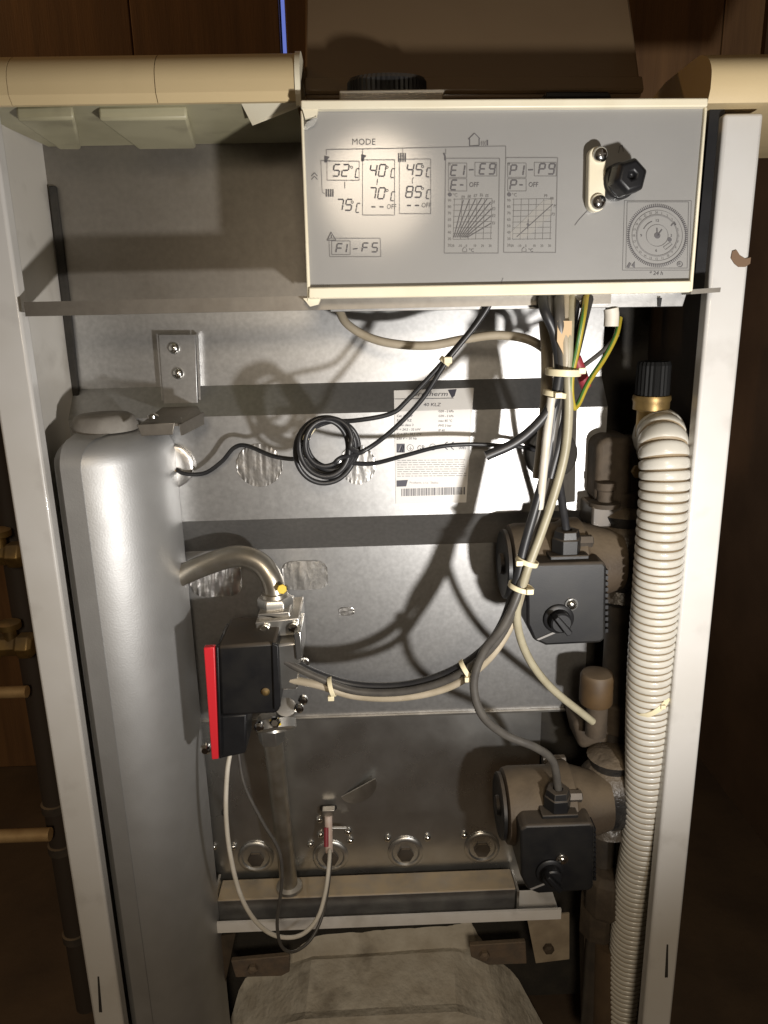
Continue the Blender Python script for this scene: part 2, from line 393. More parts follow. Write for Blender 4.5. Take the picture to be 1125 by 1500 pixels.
# dusty cast base: a stepped, sloping casting lying below the burner
base = thing('cast_base', 'dusty grey brown casting with sloping shoulders below the burner', 'casting', (0,.1,0))
def grid_cast(name, rows, par, mt):
    """rows: list of lists of (px, py, Y); a bumpy sheet with thickness"""
    m = MB(); R_ = []
    def lerp(a, b, t): return a+(b-a)*t
    rows = [P3(r) for r in rows]; SUB = 10; nc = len(rows[0])
    for i in range(len(rows)-1):
        for s_ in range(SUB if i < len(rows)-2 else SUB+1):
            t = s_/SUB; row = []
            for j in range(nc-1):
                for u in range(SUB if j < nc-2 else SUB+1):
                    v = lerp(lerp(rows[i][j], rows[i][j+1], u/SUB), lerp(rows[i+1][j], rows[i+1][j+1], u/SUB), t)
                    d = noise.noise(v*40)*.0006+noise.noise(v*140)*.0008+noise.noise(v*330)*.0005
                    row.append(v+Vector((0,-.5*d,d)))
            R_.append(row)
    w_ = len(R_[0]); vs = [v for r in R_ for v in r]
    low = [v+Vector((0,.012,-.012)) for v in vs]; N_ = len(vs)
    fs = []
    for i in range(len(R_)-1):
        for j in range(w_-1):
            a, b_, c_, d_ = i*w_+j, i*w_+j+1, (i+1)*w_+j+1, (i+1)*w_+j
            fs.append((a, d_, c_, b_)); fs.append((N_+a, N_+b_, N_+c_, N_+d_))
    ring = [j for j in range(w_)]+[i*w_+w_-1 for i in range(1, len(R_))]+[(len(R_)-1)*w_+j for j in range(w_-2, -1, -1)]+[i*w_ for i in range(len(R_)-2, 0, -1)]
    for k in range(len(ring)):
        a, b_ = ring[k], ring[(k+1) % len(ring)]; fs.append((a, b_, N_+b_, N_+a))
    m.add(vs+low, fs); return m.build(name, mt, par, smooth=22)
grid_cast('casting', [
    [(378,1388,.160),(464,1370,.150),(560,1362,.150),(655,1356,.150),(690,1350,.150),(716,1364,.160)],
    [(360,1432,.150),(458,1401,.143),(560,1395,.143),(660,1388,.143),(700,1392,.145),(742,1412,.152)],
    [(350,1450,.147),(456,1406,.136),(560,1400,.136),(664,1393,.136),(712,1404,.140),(760,1436,.148)],
    [(336,1500,.122),(448,1482,.084),(560,1476,.082),(668,1470,.084),(735,1486,.096),(806,1520,.122)],
    [(332,1520,.118),(444,1493,.073),(560,1487,.071),(672,1482,.073),(742,1504,.090),(812,1545,.118)],
    [(320,1700,.100),(430,1680,.062),(560,1680,.060),(690,1680,.062),(780,1690,.075),(840,1700,.100)]], base, CAST)
MB().box((-.15,.19,.0), (.12,.30,Z(560,1372,.15)-.03)).build('body', RUSTY, base)
for poly in ([(338,1408),(424,1400),(424,1424),(412,1430),(345,1432)], [(688,1385),(770,1380),(772,1412),(716,1414),(690,1402)]):
    o = MB().pp(poly, .105, .006).build('iron_strap', RUSTY, base, bevel=.001)
    cx = sum(p_[0] for p_ in poly)/len(poly); cy = sum(p_[1] for p_ in poly)/len(poly)
    MB().lathe(at(cx-18, cy-2, .105), (0,-1,0), [(0,.006),(.005,.006),(.007,.003)], 6).build('bolt', RUSTY, o)

# ------------------------------------------------------------------ vessel bracket
br = thing('mounting_bracket', 'galvanised angle bracket with two screws holding the silver vessel', 'bracket', at(260,600,YS))
yb = YS-.012
MB().pp([(232,490),(286,490),(290,602),(240,602)], yb, .0015).build('plate', GALV, br, bevel=.0005)
MB().prism(P3([(229,489,yb+.002),(229,489,YS-.001),(238,602,YS-.001),(238,602,yb+.002)]), (.0018,0,0)).build('flange', GALV, br)
MB().prism(P3([(287,489,yb+.002),(287,489,YS-.001),(292,602,YS-.001),(292,602,yb+.002)]), (.0018,0,0)).build('flange', GALV, br)
for cx, cy in ((255,510),(261,547)):
    MB().lathe(at(cx, cy, yb-.0003), (0,-1,0), [(0,.0052),(.0015,.005),(.0032,.0034),(.004,.0008)], 16).build('screw', SCREW, br, smooth=60)
zs = Z(255, 621, .03)
tabp = [Vector((at(240,604,yb).x, yb, zs+.003)), Vector((at(290,604,yb).x, yb, zs+.003)), Vector((X(297,603,.05), .05, zs)), Vector((X(262,624,.018), .018, zs)), Vector((X(204,622,.018), .018, zs))]
MB().prism(tabp, (0,0,.0018)).build('shelf', GALVD, br)
MB().pp([(200,622),(256,619),(253,637),(207,639)], .0172, .0015).build('lip', GALVD, br, bevel=.0005)
MB().prism(P3([(262,622,.016),(296,604,.05),(297,622,.05),(265,638,.016)]), (.0012,.0012,0)).build('lip', GALVD, br)
MB().lathe(at(224,614,.03)+Vector((0,0,.001)), (0,0,1), [(0,.0045),(.002,.0045),(.0035,.002)], 12).build('screw', SCREW, br)

# ------------------------------------------------------------------ expansion vessel
yv = .008
vx0, vx1 = X(84, 700, .035), X(250, 700, .070); zv = Z(170, 640, yv+.02)
ves = thing('expansion_vessel', 'tall silver painted expansion vessel with rounded corners beside the left panel', 'vessel', ((vx0+vx1)/2, .06, .03))
def rrect(x0, x1, y0, y1, f, z, n=14):
    out = []; rb, rl_, rf = .022*f, .030*f, .068*f
    for cx, cy, a0, r in ((x1-rb*.8, y1-rb, 0, rb*.8), (x0+rb, y1-rb, 90, rb), (x0+rl_, y0+rl_, 180, rl_), (x1-rf, y0+rf, 270, rf)):
        for k in range(n+1):
            a = radians(a0+90*k/n); out.append(Vector((cx+r*cos(a), cy+r*sin(a), z)))
    return out
m = MB(); rings = []
RC = .034
for zz, ins in [(.03,0),(.25,0),(.45,0),(zv-.022,0)]+[(zv-.022+.022*sin(radians(a)), .022*(1-cos(radians(a)))) for a in (15,30,45,60,75,90)]+[(zv+.002,.034)]:
    rings.append(rrect(vx0+ins, vx1-ins, yv+ins, .114-ins, max(1-ins*16, .25), zz))
k = len(rings[0]); vs = [v for r in rings for v in r]
fs = [(i*k+j, i*k+(j+1) % k, (i+1)*k+(j+1) % k, (i+1)*k+j) for i in range(len(rings)-1) for j in range(k)]
fs += [list(range(k))[::-1], [(len(rings)-1)*k+j for j in range(k)]]
m.add(vs, fs).build('body', SILVER, ves, smooth=60)
sx = X(82,790,.03)
MB().box((vx0-.0022,.040,.05), (vx0+.002,.052,Z(80,700,.03))).build('weld_seam', SILVER, ves, bevel=.001)
cb = Vector((X(150,600,.06), .062, zv+.001))
prf = [(0,.026),(.004,.027),(.011,.024),(.0135,.020),(.014,.0005)]
MB().lathe(cb, (0,0,1), prf, 32).build('boss', mat('dull_grey', (.24,.225,.20), .75, 0, (.17,.155,.135), 60, bump=.2), ves, smooth=40)

# ------------------------------------------------------------------ control panel
YF = -.022
cp = thing('control_panel', 'grey control panel with printed charts and cream trim above the wiring', 'control panel', at(740, 430, .03))
A, B_, C_, D_ = (441,158), (1036,153), (1013,427), (452,437)
MB().pp([A, B_, C_, D_], YF+.0014, .10).build('housing', BLACK, cp, bevel=.001)
def lp(u, v):  # panel coordinates to pixels (u 0..1 left to right, v 0..1 top to bottom)
    a = [A[i]+(B_[i]-A[i])*u for i in (0,1)]; b = [D_[i]+(C_[i]-D_[i])*u for i in (0,1)]
    return [a[i]+(b[i]-a[i])*v for i in (0,1)]
face = MB().pp([lp(.004,.02), lp(.996,.02), lp(.992,.985), lp(.006,.985)], YF, .0012).build('faceplate', FACE, cp, smooth=0)
def trim(poly, y=YF-.003, d=.012, mt=CREAM2): return MB().pp(poly, y, d).build('trim', mt, cp, bevel=.001)
trim([(440,146),(1038,143),(1037,156),(441,160)], YF-.006, .10)
trim([(452,421),(1014,411),(1012,428),(452,438)], YF-.005, .05)
trim([(440,161),(444,161),(455,437),(450,442)], YF-.003, .10)
trim([(1033,156),(1037,156),(1015,427),(1010,427)], YF-.003, .006)
MB().pp([(444,437),(470,436),(466,446),(454,449)], YF-.002, .01).build('corner_foot', CREAM2, cp)
MB().pp([(443,160),(466,160),(464,170),(447,174)], YF-.005, .004).build('hinge_tab', CREAM2, cp)
f_ = [at(443,190,YF-.001), at(450,178,YF-.004), at(466,172,YF-.008), at(461,182,YF-.006), at(449,190,YF-.002)]
MB().prism(f_, (0,.0006,0)).build('peeled_film', FILM, cp, smooth=0)
# right flank and galvanised tray under the panel
MB().pp([(1040,160),(1062,158),(1056,428),(1016,430)], YF+.03, .05).build('flank', BLACK, cp)
MB().pp([(482,434),(1008,424),(1000,449),(484,457)], YF+.020, .0015).build('tray', GALV, cp, bevel=.0004)
MB().pp([(1012,424),(1056,421),(1055,428),(1012,431)], YF+.004, .02).build('tray_corner', GALVD, cp)
for cx in (482, 680, 795, 965):
    MB().pp([(cx,436),(cx+5,436),(cx+3,449),(cx,449)], YF+.017, .0025).build('tray_tongue', BLACK, cp)
# smoked lid, standing open and leaning back
zb0 = at(690,140,.03)
p0, p1 = at(447,140,.02), at(941,138,.02)
q1, q0 = at(921,-12,.09), at(447,-12,.09)
nl = (p1-p0).cross(q0-p0).normalized(); nl = nl if nl.y > 0 else -nl
lidp = MB().prism([p0, p1, q1, q0], nl*.004).build('cover_flap', SMOKE, cp, bevel=.002, label='smoked brown flap standing open')
hz = nl*-.004
MB().prism([p0+hz, p1+hz, p1+hz+(q1-p1)*.12, p0+hz+(q0-p0)*.12], nl*.0038).build('flap_hinge', SMOKE, lidp, bevel=.001)
# ribbed timer dial poking up behind the trim, and its clear window
dc = at(567,140,.012); rd = (at(625,136,.012)-at(509,136,.012)).length/2
m = MB(); n = 96; prof_ = [(-.004,1),(.008,1),(.0105,.93)]
vs = []; 
for t, s_ in prof_:
    for k in range(n):
        r = rd*s_*(1-.03*(k % 2)); a = 2*pi*k/n; vs.append(dc+Vector((r*cos(a), r*sin(a)*.55, t)))
fs = [(i*n+k, i*n+(k+1) % n, (i+1)*n+(k+1) % n, (i+1)*n+k) for i in range(2) for k in range(n)]+[list(range(n))[::-1], [2*n+k for k in range(n)]]
m.add(vs, fs).build('timer_dial', BLACKD, cp, smooth=0)
MB().pp([(497,132),(652,130),(648,147),(497,148)], YF+.004, .004).build('dial_window', CLEAR, cp, bevel=.001)
MB().pp([(800,134),(892,134),(897,143),(798,143)], YF+.012, .03).build('switch_rocker', BLACK, cp, bevel=.001)
# strain relief strap with two screws
st = []
for cx, cy, a0 in ((875.5,227,180), (874,297,0)):
    for k in range(9):
        a = radians(a0+180*k/8); st.append((cx+12.5*cos(a), cy+13*sin(a)))
o = MB().pp(st, YF-.0085, .008).build('strap', CREAM2, cp, bevel=.0008)
for cx, cy in ((879,227),(876,296)):
    s_ = MB().lathe(at(cx, cy, YF-.0087), (0,-1,0), [(0,.0050),(.0016,.0050),(.0036,.0034),(.0042,.0008)], 20).build('screw', SCREW, o, smooth=50)
    c = at(cx, cy, YF-.0087)+Vector((0,-.0041,0))
    MB().box(c+Vector((-.0026,-.0003,-.0004)), c+Vector((.0026,.0006,.0004))).box(c+Vector((-.0004,-.00035,-.0026)), c+Vector((.0004,.0005,.0026))).build('screw_slot', DARKP, s_, smooth=0)
gc = at(902,268,YF-.0005)
gl = MB().lathe(gc, (.10,-1,.02), [(0,.0118),(.008,.0118),(.009,.011),(.0125,.011)], 32).build('cable_gland', BLACK, cp, bevel=.0006)
MB().lathe(gc+Vector((.00125,-.0126,.0003)), (.10,-1,.02), [(0,.0122),(.010,.0116),(.013,.0090),(.0132,.003),(.010,.002)], 6, ph=.3).build('gland_nut', BLACK, gl, bevel=.001)

# printing on the face
YP = YF-.0004
def pl(m, a, b, w_=1.1, Y=YP):
    d = Vector((b[0]-a[0], b[1]-a[1])); L_ = d.length or 1; nx, ny = -d.y/L_*w_/2, d.x/L_*w_/2
    q = [at(a[0]+nx, a[1]+ny, Y), at(b[0]+nx, b[1]+ny, Y), at(b[0]-nx, b[1]-ny, Y), at(a[0]-nx, a[1]-ny, Y)]
    if (q[1]-q[0]).cross(q[2]-q[1]).y > 0: q.reverse()
    m.add(q, [(0,1,2,3)])
def path(m, pts, w_=1.1, close=False, Y=YP):
    for a, b in zip(pts, pts[1:]+(pts[:1] if close else [])):
        if (a, b) != (pts[-1], pts[0]) or close: pl(m, a, b, w_, Y)
def rect(m, x0, y0, x1, y1, w_=1.0, sk=0, Y=YP): path(m, [(x0,y0),(x1,y0),(x1+sk,y1),(x0+sk,y1)], w_, True, Y)
def poly(m, pts, Y=YP):
    q = [at(x_, y_, Y) for x_, y_ in pts]
    n_ = sum(((q[i]).cross(q[(i+1) % len(q)]) for i in range(len(q))), Vector())
    if n_.y > 0: q.reverse()
    m.add(q, [list(range(len(q)))])
def circ(m, cx, cy, r, w_=1, n=40, Y=YP, a0=0, a1=360):
    pts = [(cx+r*cos(radians(a0+(a1-a0)*k/n)), cy+r*sin(radians(a0+(a1-a0)*k/n))) for k in range(n+1)]
    for a, b in zip(pts, pts[1:]): pl(m, a, b, w_, Y)
def disc(m, cx, cy, r, n=14, Y=YP): poly(m, [(cx+r*cos(2*pi*k/n), cy+r*sin(2*pi*k/n)) for k in range(n)], Y)
def text(m, s_, px, py, h, fn=None, shear=0, wid=1.0, rot=0):
    """s_ with its baseline starting at pixel px, py and capitals h pixels high; fn maps pixels to points"""
    fn = fn or (lambda x_, y_: at(x_, y_, YP))
    cu = bpy.data.curves.new('t', 'FONT'); cu.body = s_; cu.size = 1; cu.shear = shear; cu.resolution_u = 2
    o = bpy.data.objects.new('t', cu); me = o.to_mesh()
    k = h/.73; cr, sr_ = cos(radians(rot)), sin(radians(rot)); vs = []
    for v in me.vertices:
        dx, dy = v.co.x*k*wid, -v.co.y*k
        vs.append(fn(px+dx*cr+dy*sr_, py-dx*sr_+dy*cr))
    m.add(vs, [list(p_.vertices) for p_ in me.polygons])
    o.to_mesh_clear(); bpy.data.objects.remove(o); bpy.data.curves.remove(cu)
SEG = dict(zip('0123456789', ['abcdef','bc','abged','abgcd','fgbc','afgcd','afgedc','abc','abcdefg','abcdfg']))
SEG.update({'E':'afged','P':'abfge','F':'afge','C':'afed','-':'g','c':'ged',' ':''})
def seg7(m, ch, px, py, w_, h, t=2.0):
    sk = .16
    def pt(u, v): return (px+u*w_+(1-v)*h*sk, py+v*h)
    S7 = {'a':((.05,0),(.95,0)),'b':((1,.04),(1,.47)),'c':((1,.53),(1,.96)),'d':((.05,1),(.95,1)),'e':((0,.53),(0,.96)),'f':((0,.04),(0,.47)),'g':((.08,.5),(.92,.5))}
    for c_ in SEG[ch]: pl(m, pt(*S7[c_][0]), pt(*S7[c_][1]), t)
def digits(m, s_, px, py, w_, h, gap, t=2.0):
    for c_ in s_: seg7(m, c_, px, py, w_, h, t); px += w_+gap
def degc(m, px, py, h=13):
    circ(m, px, py-1, 1.8, 1, 8); seg7(m, 'C', px+5, py+1, 5, h, 1.6)

D = MB(); Lp = MB()   # dark and pale printing of the mode chart
text(D, 'MODE', 515, 212, 9.5, wid=.95)
path(Lp, [(478,227),(478,219),(741,214),(741,238)], 1.1)
for xx in (531, 590, 653): pl(Lp, (xx,218), (xx,226), 1.1)
for xx, yy in ((478,233),(532,231)):
    poly(D, [(xx-3,yy-5),(xx+3,yy-4),(xx+5,yy-3),(xx+2,yy),(xx+1,yy+5),(xx-3,yy+5)])
for xx, yy, h in ((584,224,13),(478,277,11)):
    for k in range(4): pl(D, (xx+k*3.2,yy), (xx+k*3.2,yy+h), 2.2)
path(Lp, [(484,235),(470,235),(472,282),(476,284)], 1.0)
path(D, [(456,258),(460.5,253),(465,258)], 1.3); path(D, [(456,263),(460.5,258),(465,263)], 1.3)
rect(Lp, 479, 236, 526, 264); digits(D, '52', 487, 241, 9, 17, 4); degc(D, 515, 246)
pl(D, (505,266), (505,276), 1.1); digits(D, '75', 492, 292, 9, 16, 4); degc(D, 516, 297)
rect(Lp, 531, 234, 578, 315, sk=0); digits(D, '40', 541, 241, 9, 17, 4); degc(D, 567, 246)
pl(D, (553,262), (552,271), 1.1); digits(D, '70', 540, 275, 9, 16, 4); degc(D, 567, 280)
pl(D, (544,303), (550,303), 2); pl(D, (556,303), (562,303), 2); text(D, 'OFF', 566, 306, 7.5, wid=.8, shear=.1)
rect(Lp, 585, 233, 631, 313, sk=0); digits(D, '45', 595, 240, 9, 17, 4); degc(D, 619, 245)
path(D, [(606,260),(604,262),(604,269)], 1.1); digits(D, '85', 594, 273, 9, 16, 4); degc(D, 619, 277)
pl(D, (596,301), (602,301), 2); pl(D, (608,301), (614,301), 2); text(D, 'OFF', 617, 304, 7.5, wid=.8, shear=.1)
path(D, [(479,352),(485,340),(492,352)], 1.2, True); pl(D, (485.5,344), (485.5,349), 1.4)
rect(Lp, 482, 349, 557, 376, sk=1); rect(Lp, 486, 353, 513, 373); digits(D, 'F', 492, 357, 8, 13, 4); seg7(D, '1', 499, 357, 8, 13); pl(D, (517,365), (524,364), 1.6)
digits(D, 'F', 530, 356, 8, 13, 4); seg7(D, '5', 544, 356, 8, 13)
text(Lp, '0020008144', 456, 420, 4)
D.build('mode_chart_print', PRINT, face, smooth=0); Lp.build('mode_chart_lines', PRINTL, face, smooth=0)
D = MB(); Lp = MB()   # the two curve charts
path(D, [(686,204),(695,195),(703,203)], 1.3); path(D, [(688,203),(688,214),(702,213),(702,203)], 1.3)
text(D, '(((', 704, 212, 6); pl(D, (714,205), (714,213), 2)
path(D, [(650,224),(652,229),(652,235)], 2.4)
rect(Lp, 653, 232, 732, 371, 1.2, sk=-2); rect(Lp, 741, 231, 817, 370, 1.2, sk=-3)
for x0, c_ in ((656,'E'), (743,'P')):
    seg7(D, c_, x0+4, 242, 8, 15); seg7(D, '1', x0+15, 242, 8, 15); pl(D, (x0+31,249), (x0+38,248.6), 1.8)
    seg7(D, c_, x0+46, 240, 8, 15); seg7(D, '9', x0+60, 240, 8, 15)
    rect(Lp, x0+1, 239, x0+28, 260, .8); rect(Lp, x0+40, 238, x0+72, 258, .8); rect(Lp, x0+1, 262, x0+28, 280, .8)
    seg7(D, c_, x0+4, 264, 8, 14); pl(D, (x0+18,271), (x0+23,271), 1.8); text(D, 'OFF', x0+31, 274, 7.5, wid=.8, shear=.1)
    for a in (x0, ): rect(Lp, x0+1, 239, x0+3.5, 242, .8)
    disc(D, x0+3, 285, 3); text(Lp, '°C', x0+7, 288, 5)
    for k in range(8): text(Lp, str(90-10*k), x0+0, 295.5+k*9.4, 4.2, wid=.9)
    for k, s_ in enumerate(('-20','-10','0','10','20','30')): text(Lp, s_, x0+4+k*11.2, 362, 4, wid=.8)
    path(Lp, [(x0+22,369),(x0+22,365),(x0+25,362),(x0+28,365),(x0+28,369)], .9, True); text(D, '°C', x0+31, 369, 5)
    for k in range(6): pl(Lp, (x0+10+k*11,291), (x0+8+k*11,351), .5)
    for k in range(8): pl(Lp, (x0+8,292+k*8.4), (x0+65,291+k*8.4), .5)
for k, (xx, yy) in enumerate(((679,293),(688,292),(697,291),(706,290),(714,291),(719,296),(720,306),(720,316),(720,327))):
    pl(D, (665+k*2.4,348), (xx, yy), 1.1); text(Lp, 'E%d' % (9-k), (xx-3 if k < 5 else xx+1), (yy-2 if k < 5 else yy+2), 4.5, shear=.15, wid=.8)
GREYB = MB(); poly(GREYB, [(747,341),(757,332),(796,294),(812,291),(806,316),(775,345),(766,349),(748,349)], YP+.0002)
GREYB.build('chart_band', mat('chart_grey', (.25,.24,.22), .5), face, smooth=0)
pl(D, (757,347), (810,299), 1.1); pl(D, (774,321), (773,336), 1.1); disc(D, 773.5, 329, 2)
for s_, xx, yy in (('P9',797,289),('P8',806,293),('P5',811,304),('P3',808,316)): text(Lp, s_, xx, yy, 4.5, shear=.15, wid=.8)
D.build('curve_chart_print', PRINT, face, smooth=0); Lp.build('curve_chart_lines', PRINTL, face, smooth=0)
D = MB(); Lp = MB()   # timer
tx, ty = 963, 345
rect(Lp, 919, 296, 1009, 393, .9, sk=-2); rect(Lp, 915, 294, 1013, 396, .7, sk=-3)
circ(D, tx, ty, 42, .9, 60); circ(Lp, tx, ty, 30, 2.2, 48); circ(Lp, tx, ty, 16, .7, 40); circ(Lp, tx, ty, 37, .6, 48)
for k in range(96):
    a = 2*pi*k/96; pl(D, (tx+40.5*cos(a), ty+42*sin(a)), (tx+45*cos(a), ty+46.5*sin(a)), 1.3)
for k in range(24):
    a = 2*pi*k/24-pi/2; text(Lp, str(k or 24), tx-3+33.5*cos(a), ty+2+34*sin(a), 3.6, wid=.8)
for k, s_ in ((0,'12'),(1,'3'),(2,'6'),(3,'9')):
    a = pi/2*k-pi/2; text(D, s_, tx-3+22*cos(a), ty+2+22*sin(a), 4.2)
disc(D, tx, ty, 4.5); pl(D, (tx,ty), (tx-.5,ty-11), 1.8); pl(D, (tx,ty), (tx+7,ty-9), 1.6)
circ(D, tx, ty, 22, 1, 12, a0=205, a1=250); disc(D, tx+18, ty+6, 3.2); path(D, [(tx+20,ty-14),(tx+25,ty-20),(tx+26,ty-15)], 1.8)
path(Lp, [(tx+9,ty+17),(tx+19,ty+10),(tx+22,ty+13),(tx+12,ty+21)], .9, True)
poly(D, [(918,391),(922,384),(925,386),(921,393)]); poly(D, [(925,389),(930,383),(930,393)])
circ(D, 996, 387, 4, 1, 10); text(D, '*', 993, 392, 8); text(D, '* 24 h', 951, 403, 6, shear=.2)
D.build('timer_print', PRINT, face, smooth=0); Lp.build('timer_lines', PRINTL, face, smooth=0)
D = MB(); path(D, [(906,224),(908,214),(912,213),(913,222)], 1.0); D.build('gland_symbol', PRINT, face, smooth=0)
D = MB(); path(D, [(861,308),(848,322),(842,330)], .8); D.build('scratch', PRINT, face, smooth=0)
D = MB(); pl(D, (734,415), (737,407), .8); D.build('scratch', PRINT, face, smooth=0)

# ------------------------------------------------------------------ rating label on the heat shield
def sm(px, py, o=.0012): return onshield(px, py, o)
lab = thing('rating_label', 'white paper rating label with lettering and barcode on the back plate', 'label', onshield(632, 736))
m = MB(); rows = [572,590,603,607,620,650,690,720,738]; vs = []
for y_ in rows:
    t = (y_-572)/166
    for s_ in range(9):
        u = s_/8; vs.append(sm(577+3*t+u*(117-14*t)*1.0, y_-2*u-2*u*(1-t), .0007))
fs = [(i*9+j, (i+1)*9+j, (i+1)*9+j+1, i*9+j+1) for i in range(len(rows)-1) for j in range(8)]
N_ = len(vs); vs += [v+Vector((0,.0004,0)) for v in vs]; fs += [tuple(N_+k for k in f[::-1]) for f in fs]
m.add(vs, fs).build('sheet', PAPER, lab, smooth=20)
D = MB(); Lp = MB()
def fs_(x_, y_): return sm(x_, y_, .0010)
def lq(m, x0, y0, x1, y1, sl=0):
    m.add([fs_(x0,y0), fs_(x0,y1), fs_(x1,y1+sl), fs_(x1,y0+sl)], [(0,1,2,3)])
text(D, 'protherm', 605, 580, 7, fs_, shear=.25, wid=1.35)
D.add([fs_(656,571), fs_(662,583), fs_(666,580), fs_(669,570)], [(0,1,2,3)])
for k in range(9): lq(D, 578+k*9.6, 584-k*.15, 587.6+k*9.6, 584.8-k*.15)
text(D, '40 KLZ', 620, 595, 5, fs_, shear=.2, wid=1.2)
rng = random.Random(3)
for k, s_ in enumerate(('Cat. II2H3P', 'B11BS  KZ', 'NOx class 3', 'P = 24.5 - 35 kW', 'Q = 27 - 38.5 kW', '230 V ~ 50 Hz')): text(D, s_, 581, 611+k*6.6, 3.6, fs_, shear=.15)
for k, s_ in enumerate(('G20 - 2 kPa','G30 - 3 kPa','max 85 °C','PMS 3 bar','IP 40')): text(D, s_, 642, 604+k*7, 3.4, fs_, shear=.15)
lq(D, 581, 650, 593, 663); 
for k in range(3): Lp.add([fs_(583+k*3,662), fs_(584.2+k*3,662), fs_(588+k*2,652), fs_(587+k*2,652)], [(0,1,2,3)])
def lcirc(cx, cy, r, n=16, a0=0, a1=360, w_=.9):
    for k in range(n):
        a, b = radians(a0+(a1-a0)*k/n), radians(a0+(a1-a0)*(k+1)/n)
        D.add([fs_(cx+r*cos(a), cy+r*sin(a)), fs_(cx+r*cos(b), cy+r*sin(b)), fs_(cx+(r-w_)*cos(b), cy+(r-w_)*sin(b)), fs_(cx+(r-w_)*cos(a), cy+(r-w_)*sin(a))], [(3,2,1,0)])
lcirc(601, 656, 5, w_=.6); text(D, '↓', 598.5, 659, 5, fs_); text(D, 'GB', 611, 660, 8, fs_, wid=.8); lcirc(634, 655, 5, w_=.7)
lcirc(657, 653, 6, 12, 100, 260, 1.2); lcirc(666, 653, 6, 12, 100, 260, 1.2); text(D, '0085', 672, 658, 5, fs_, wid=.8)
for k in range(8):
    x_ = 582
    while x_ < 680:
        L_ = rng.uniform(3, 10); lq(Lp, x_, 674+k*3.3-.01*(x_-582), min(x_+L_, 683), 675+k*3.3-.01*(x_-582)); x_ += L_+1.5
D.add([fs_(581,704), fs_(581,713), fs_(595,712.5), fs_(597.5,703)], [(0,1,2,3)])
text(Lp, 'Protherm, s.r.o.  Skalica', 600, 708.5, 3.2, fs_)
x_ = 588
while x_ < 680:
    bw = rng.choice((.6,.9,1.4)); lq(D, x_, 716-.03*(x_-588), x_+bw, 727-.03*(x_-588)); x_ += bw+rng.choice((.7,1.0,1.3))
D.build('label_lettering', mat('label_ink', (.07,.07,.09), .6), lab, smooth=0)
Lp.build('label_small_print', mat('label_grey', (.36,.35,.35), .6), lab, smooth=0)

# ------------------------------------------------------------------ gas valve and its pipes
gv = thing('gas_valve', 'black gas control valve with a red stripe below the bent pipe', 'gas valve', at(360,1045,.03))
yg = .002
zt = Z(360, 947, yg); ztb = zt+.0
def zbox(poly, y0, y1, name, mt, par, bev=.002, label=None):
    return MB().pp(poly, y0, y1-y0).build(name, mt, par, bevel=bev, label=label)
body = zbox([(319,947),(404,941),(410,1040),(404,1046),(323,1049)], yg, .062, 'body', BLACKD, gv, .003)
zbox([(320,1049),(362,1046),(360,1104),(322,1112)], yg+.010, .05, 'lower_housing', BLACK, gv, .002)
zbox([(298,949),(314,948),(320,1112),(310,1113)], yg-.002, .006, 'red_stripe', RED, gv, .0008)
zbox([(316,948),(320,948),(325,1111),(321,1112)], yg-.001, .05, 'bezel', BLACK, gv, .0008)
zbox([(398,942),(408,946),(411,1036),(401,1041)], yg-.003, .002, 'side_rib', BLACK, gv, .001)
MB().lathe(at(389,1013,yg-.0003), (0,-1,0), [(0,.0036),(.001,.0036),(.0026,.0022),(.003,.0005)], 14).build('screw', BRASS, gv)
MB().lathe(at(302,1095,.03), (0,-1,0), [(0,.005),(.004,.005),(.006,.003)], 12).build('screw', SCREW, gv)
zbox([(374,912),(438,905),(440,930),(376,935)], .034, .085, 'inlet_flange', ZINC, gv, .001)
zbox([(378,900),(424,896),(426,908),(440,901),(440,907),(378,915)], .040, .080, 'flange_plate', ZINC, gv, .0008)
zbox([(404,945),(441,940),(442,962),(436,1010),(408,1012)], .022, .070, 'valve_block', ZINC, gv, .002)
zbox([(430,928),(441,925),(443,965),(434,968)], .018, .06, 'side_bracket', STEEL, gv, .001)
for cx, cy, yy in ((430,919,.033),(388,922,.033),(446,970,.03),(444,1024,.03),(438,1036,.03),(380,1063,.02)):
    MB().lathe(at(cx, cy, yy), (0,-1,0), [(0,.0044),(.003,.0044),(.0048,.0024)], 12).build('screw', SCREW, gv)
MB().lathe(at(418,1045,.045), (.15,-.55,.9), [(-.010,.008),(.006,.008),(.007,.0095),(.012,.0095),(.013,.006)], 20).build('test_nipple', ZINC, gv)
MB().lathe(at(405,1062,.040), (.1,-.6,-.8), [(-.004,.018),(.004,.018),(.005,.016),(.006,.010),(.002,.009)], 28).build('outlet_ring', ZINC, gv)
MB().lathe(at(404,1056,.028), (0,-1,.3), [(0,.005),(.006,.005),(.008,.003)], 6).build('adjusting_screw', SCREW, gv)
zbox([(395,1055),(408,1052),(412,1062),(402,1066)], .0245, .0255, 'paint_mark', YPAINT, gv, 0)
gp = thing('gas_pipe', 'bent steel gas pipe curving over into a hexagon nut', 'pipe', at(403,905,.06))
pts = P3([(215,872,.085),(255,848,.08),(300,828,.075),(345,815,.07),(378,823,.066),(397,846,.062),(404,876,.06),(405,900,.06)])
MB().tube(pts, .0098, 18, 8).build('tube', PIPE, gp, smooth=60)
cn = at(404,893,.06)
nut = MB().lathe(cn, (0,0,1), [(-.005,.0150),(.0,.0165),(.010,.0165),(.0135,.0145)], 6, ph=.35).build('union_nut', ZINC, gp, bevel=.001)
MB().lathe(cn+Vector((0,0,.0136)), (0,0,1), [(0,.0125),(.003,.0118),(.0035,.0102)], 24).build('collar', PIPE, gp)
MB().lathe(at(413,863,.046), (.2,-1,.3), [(0,.0045),(.001,.004)], 7).build('paint_mark', YPAINT, gp)
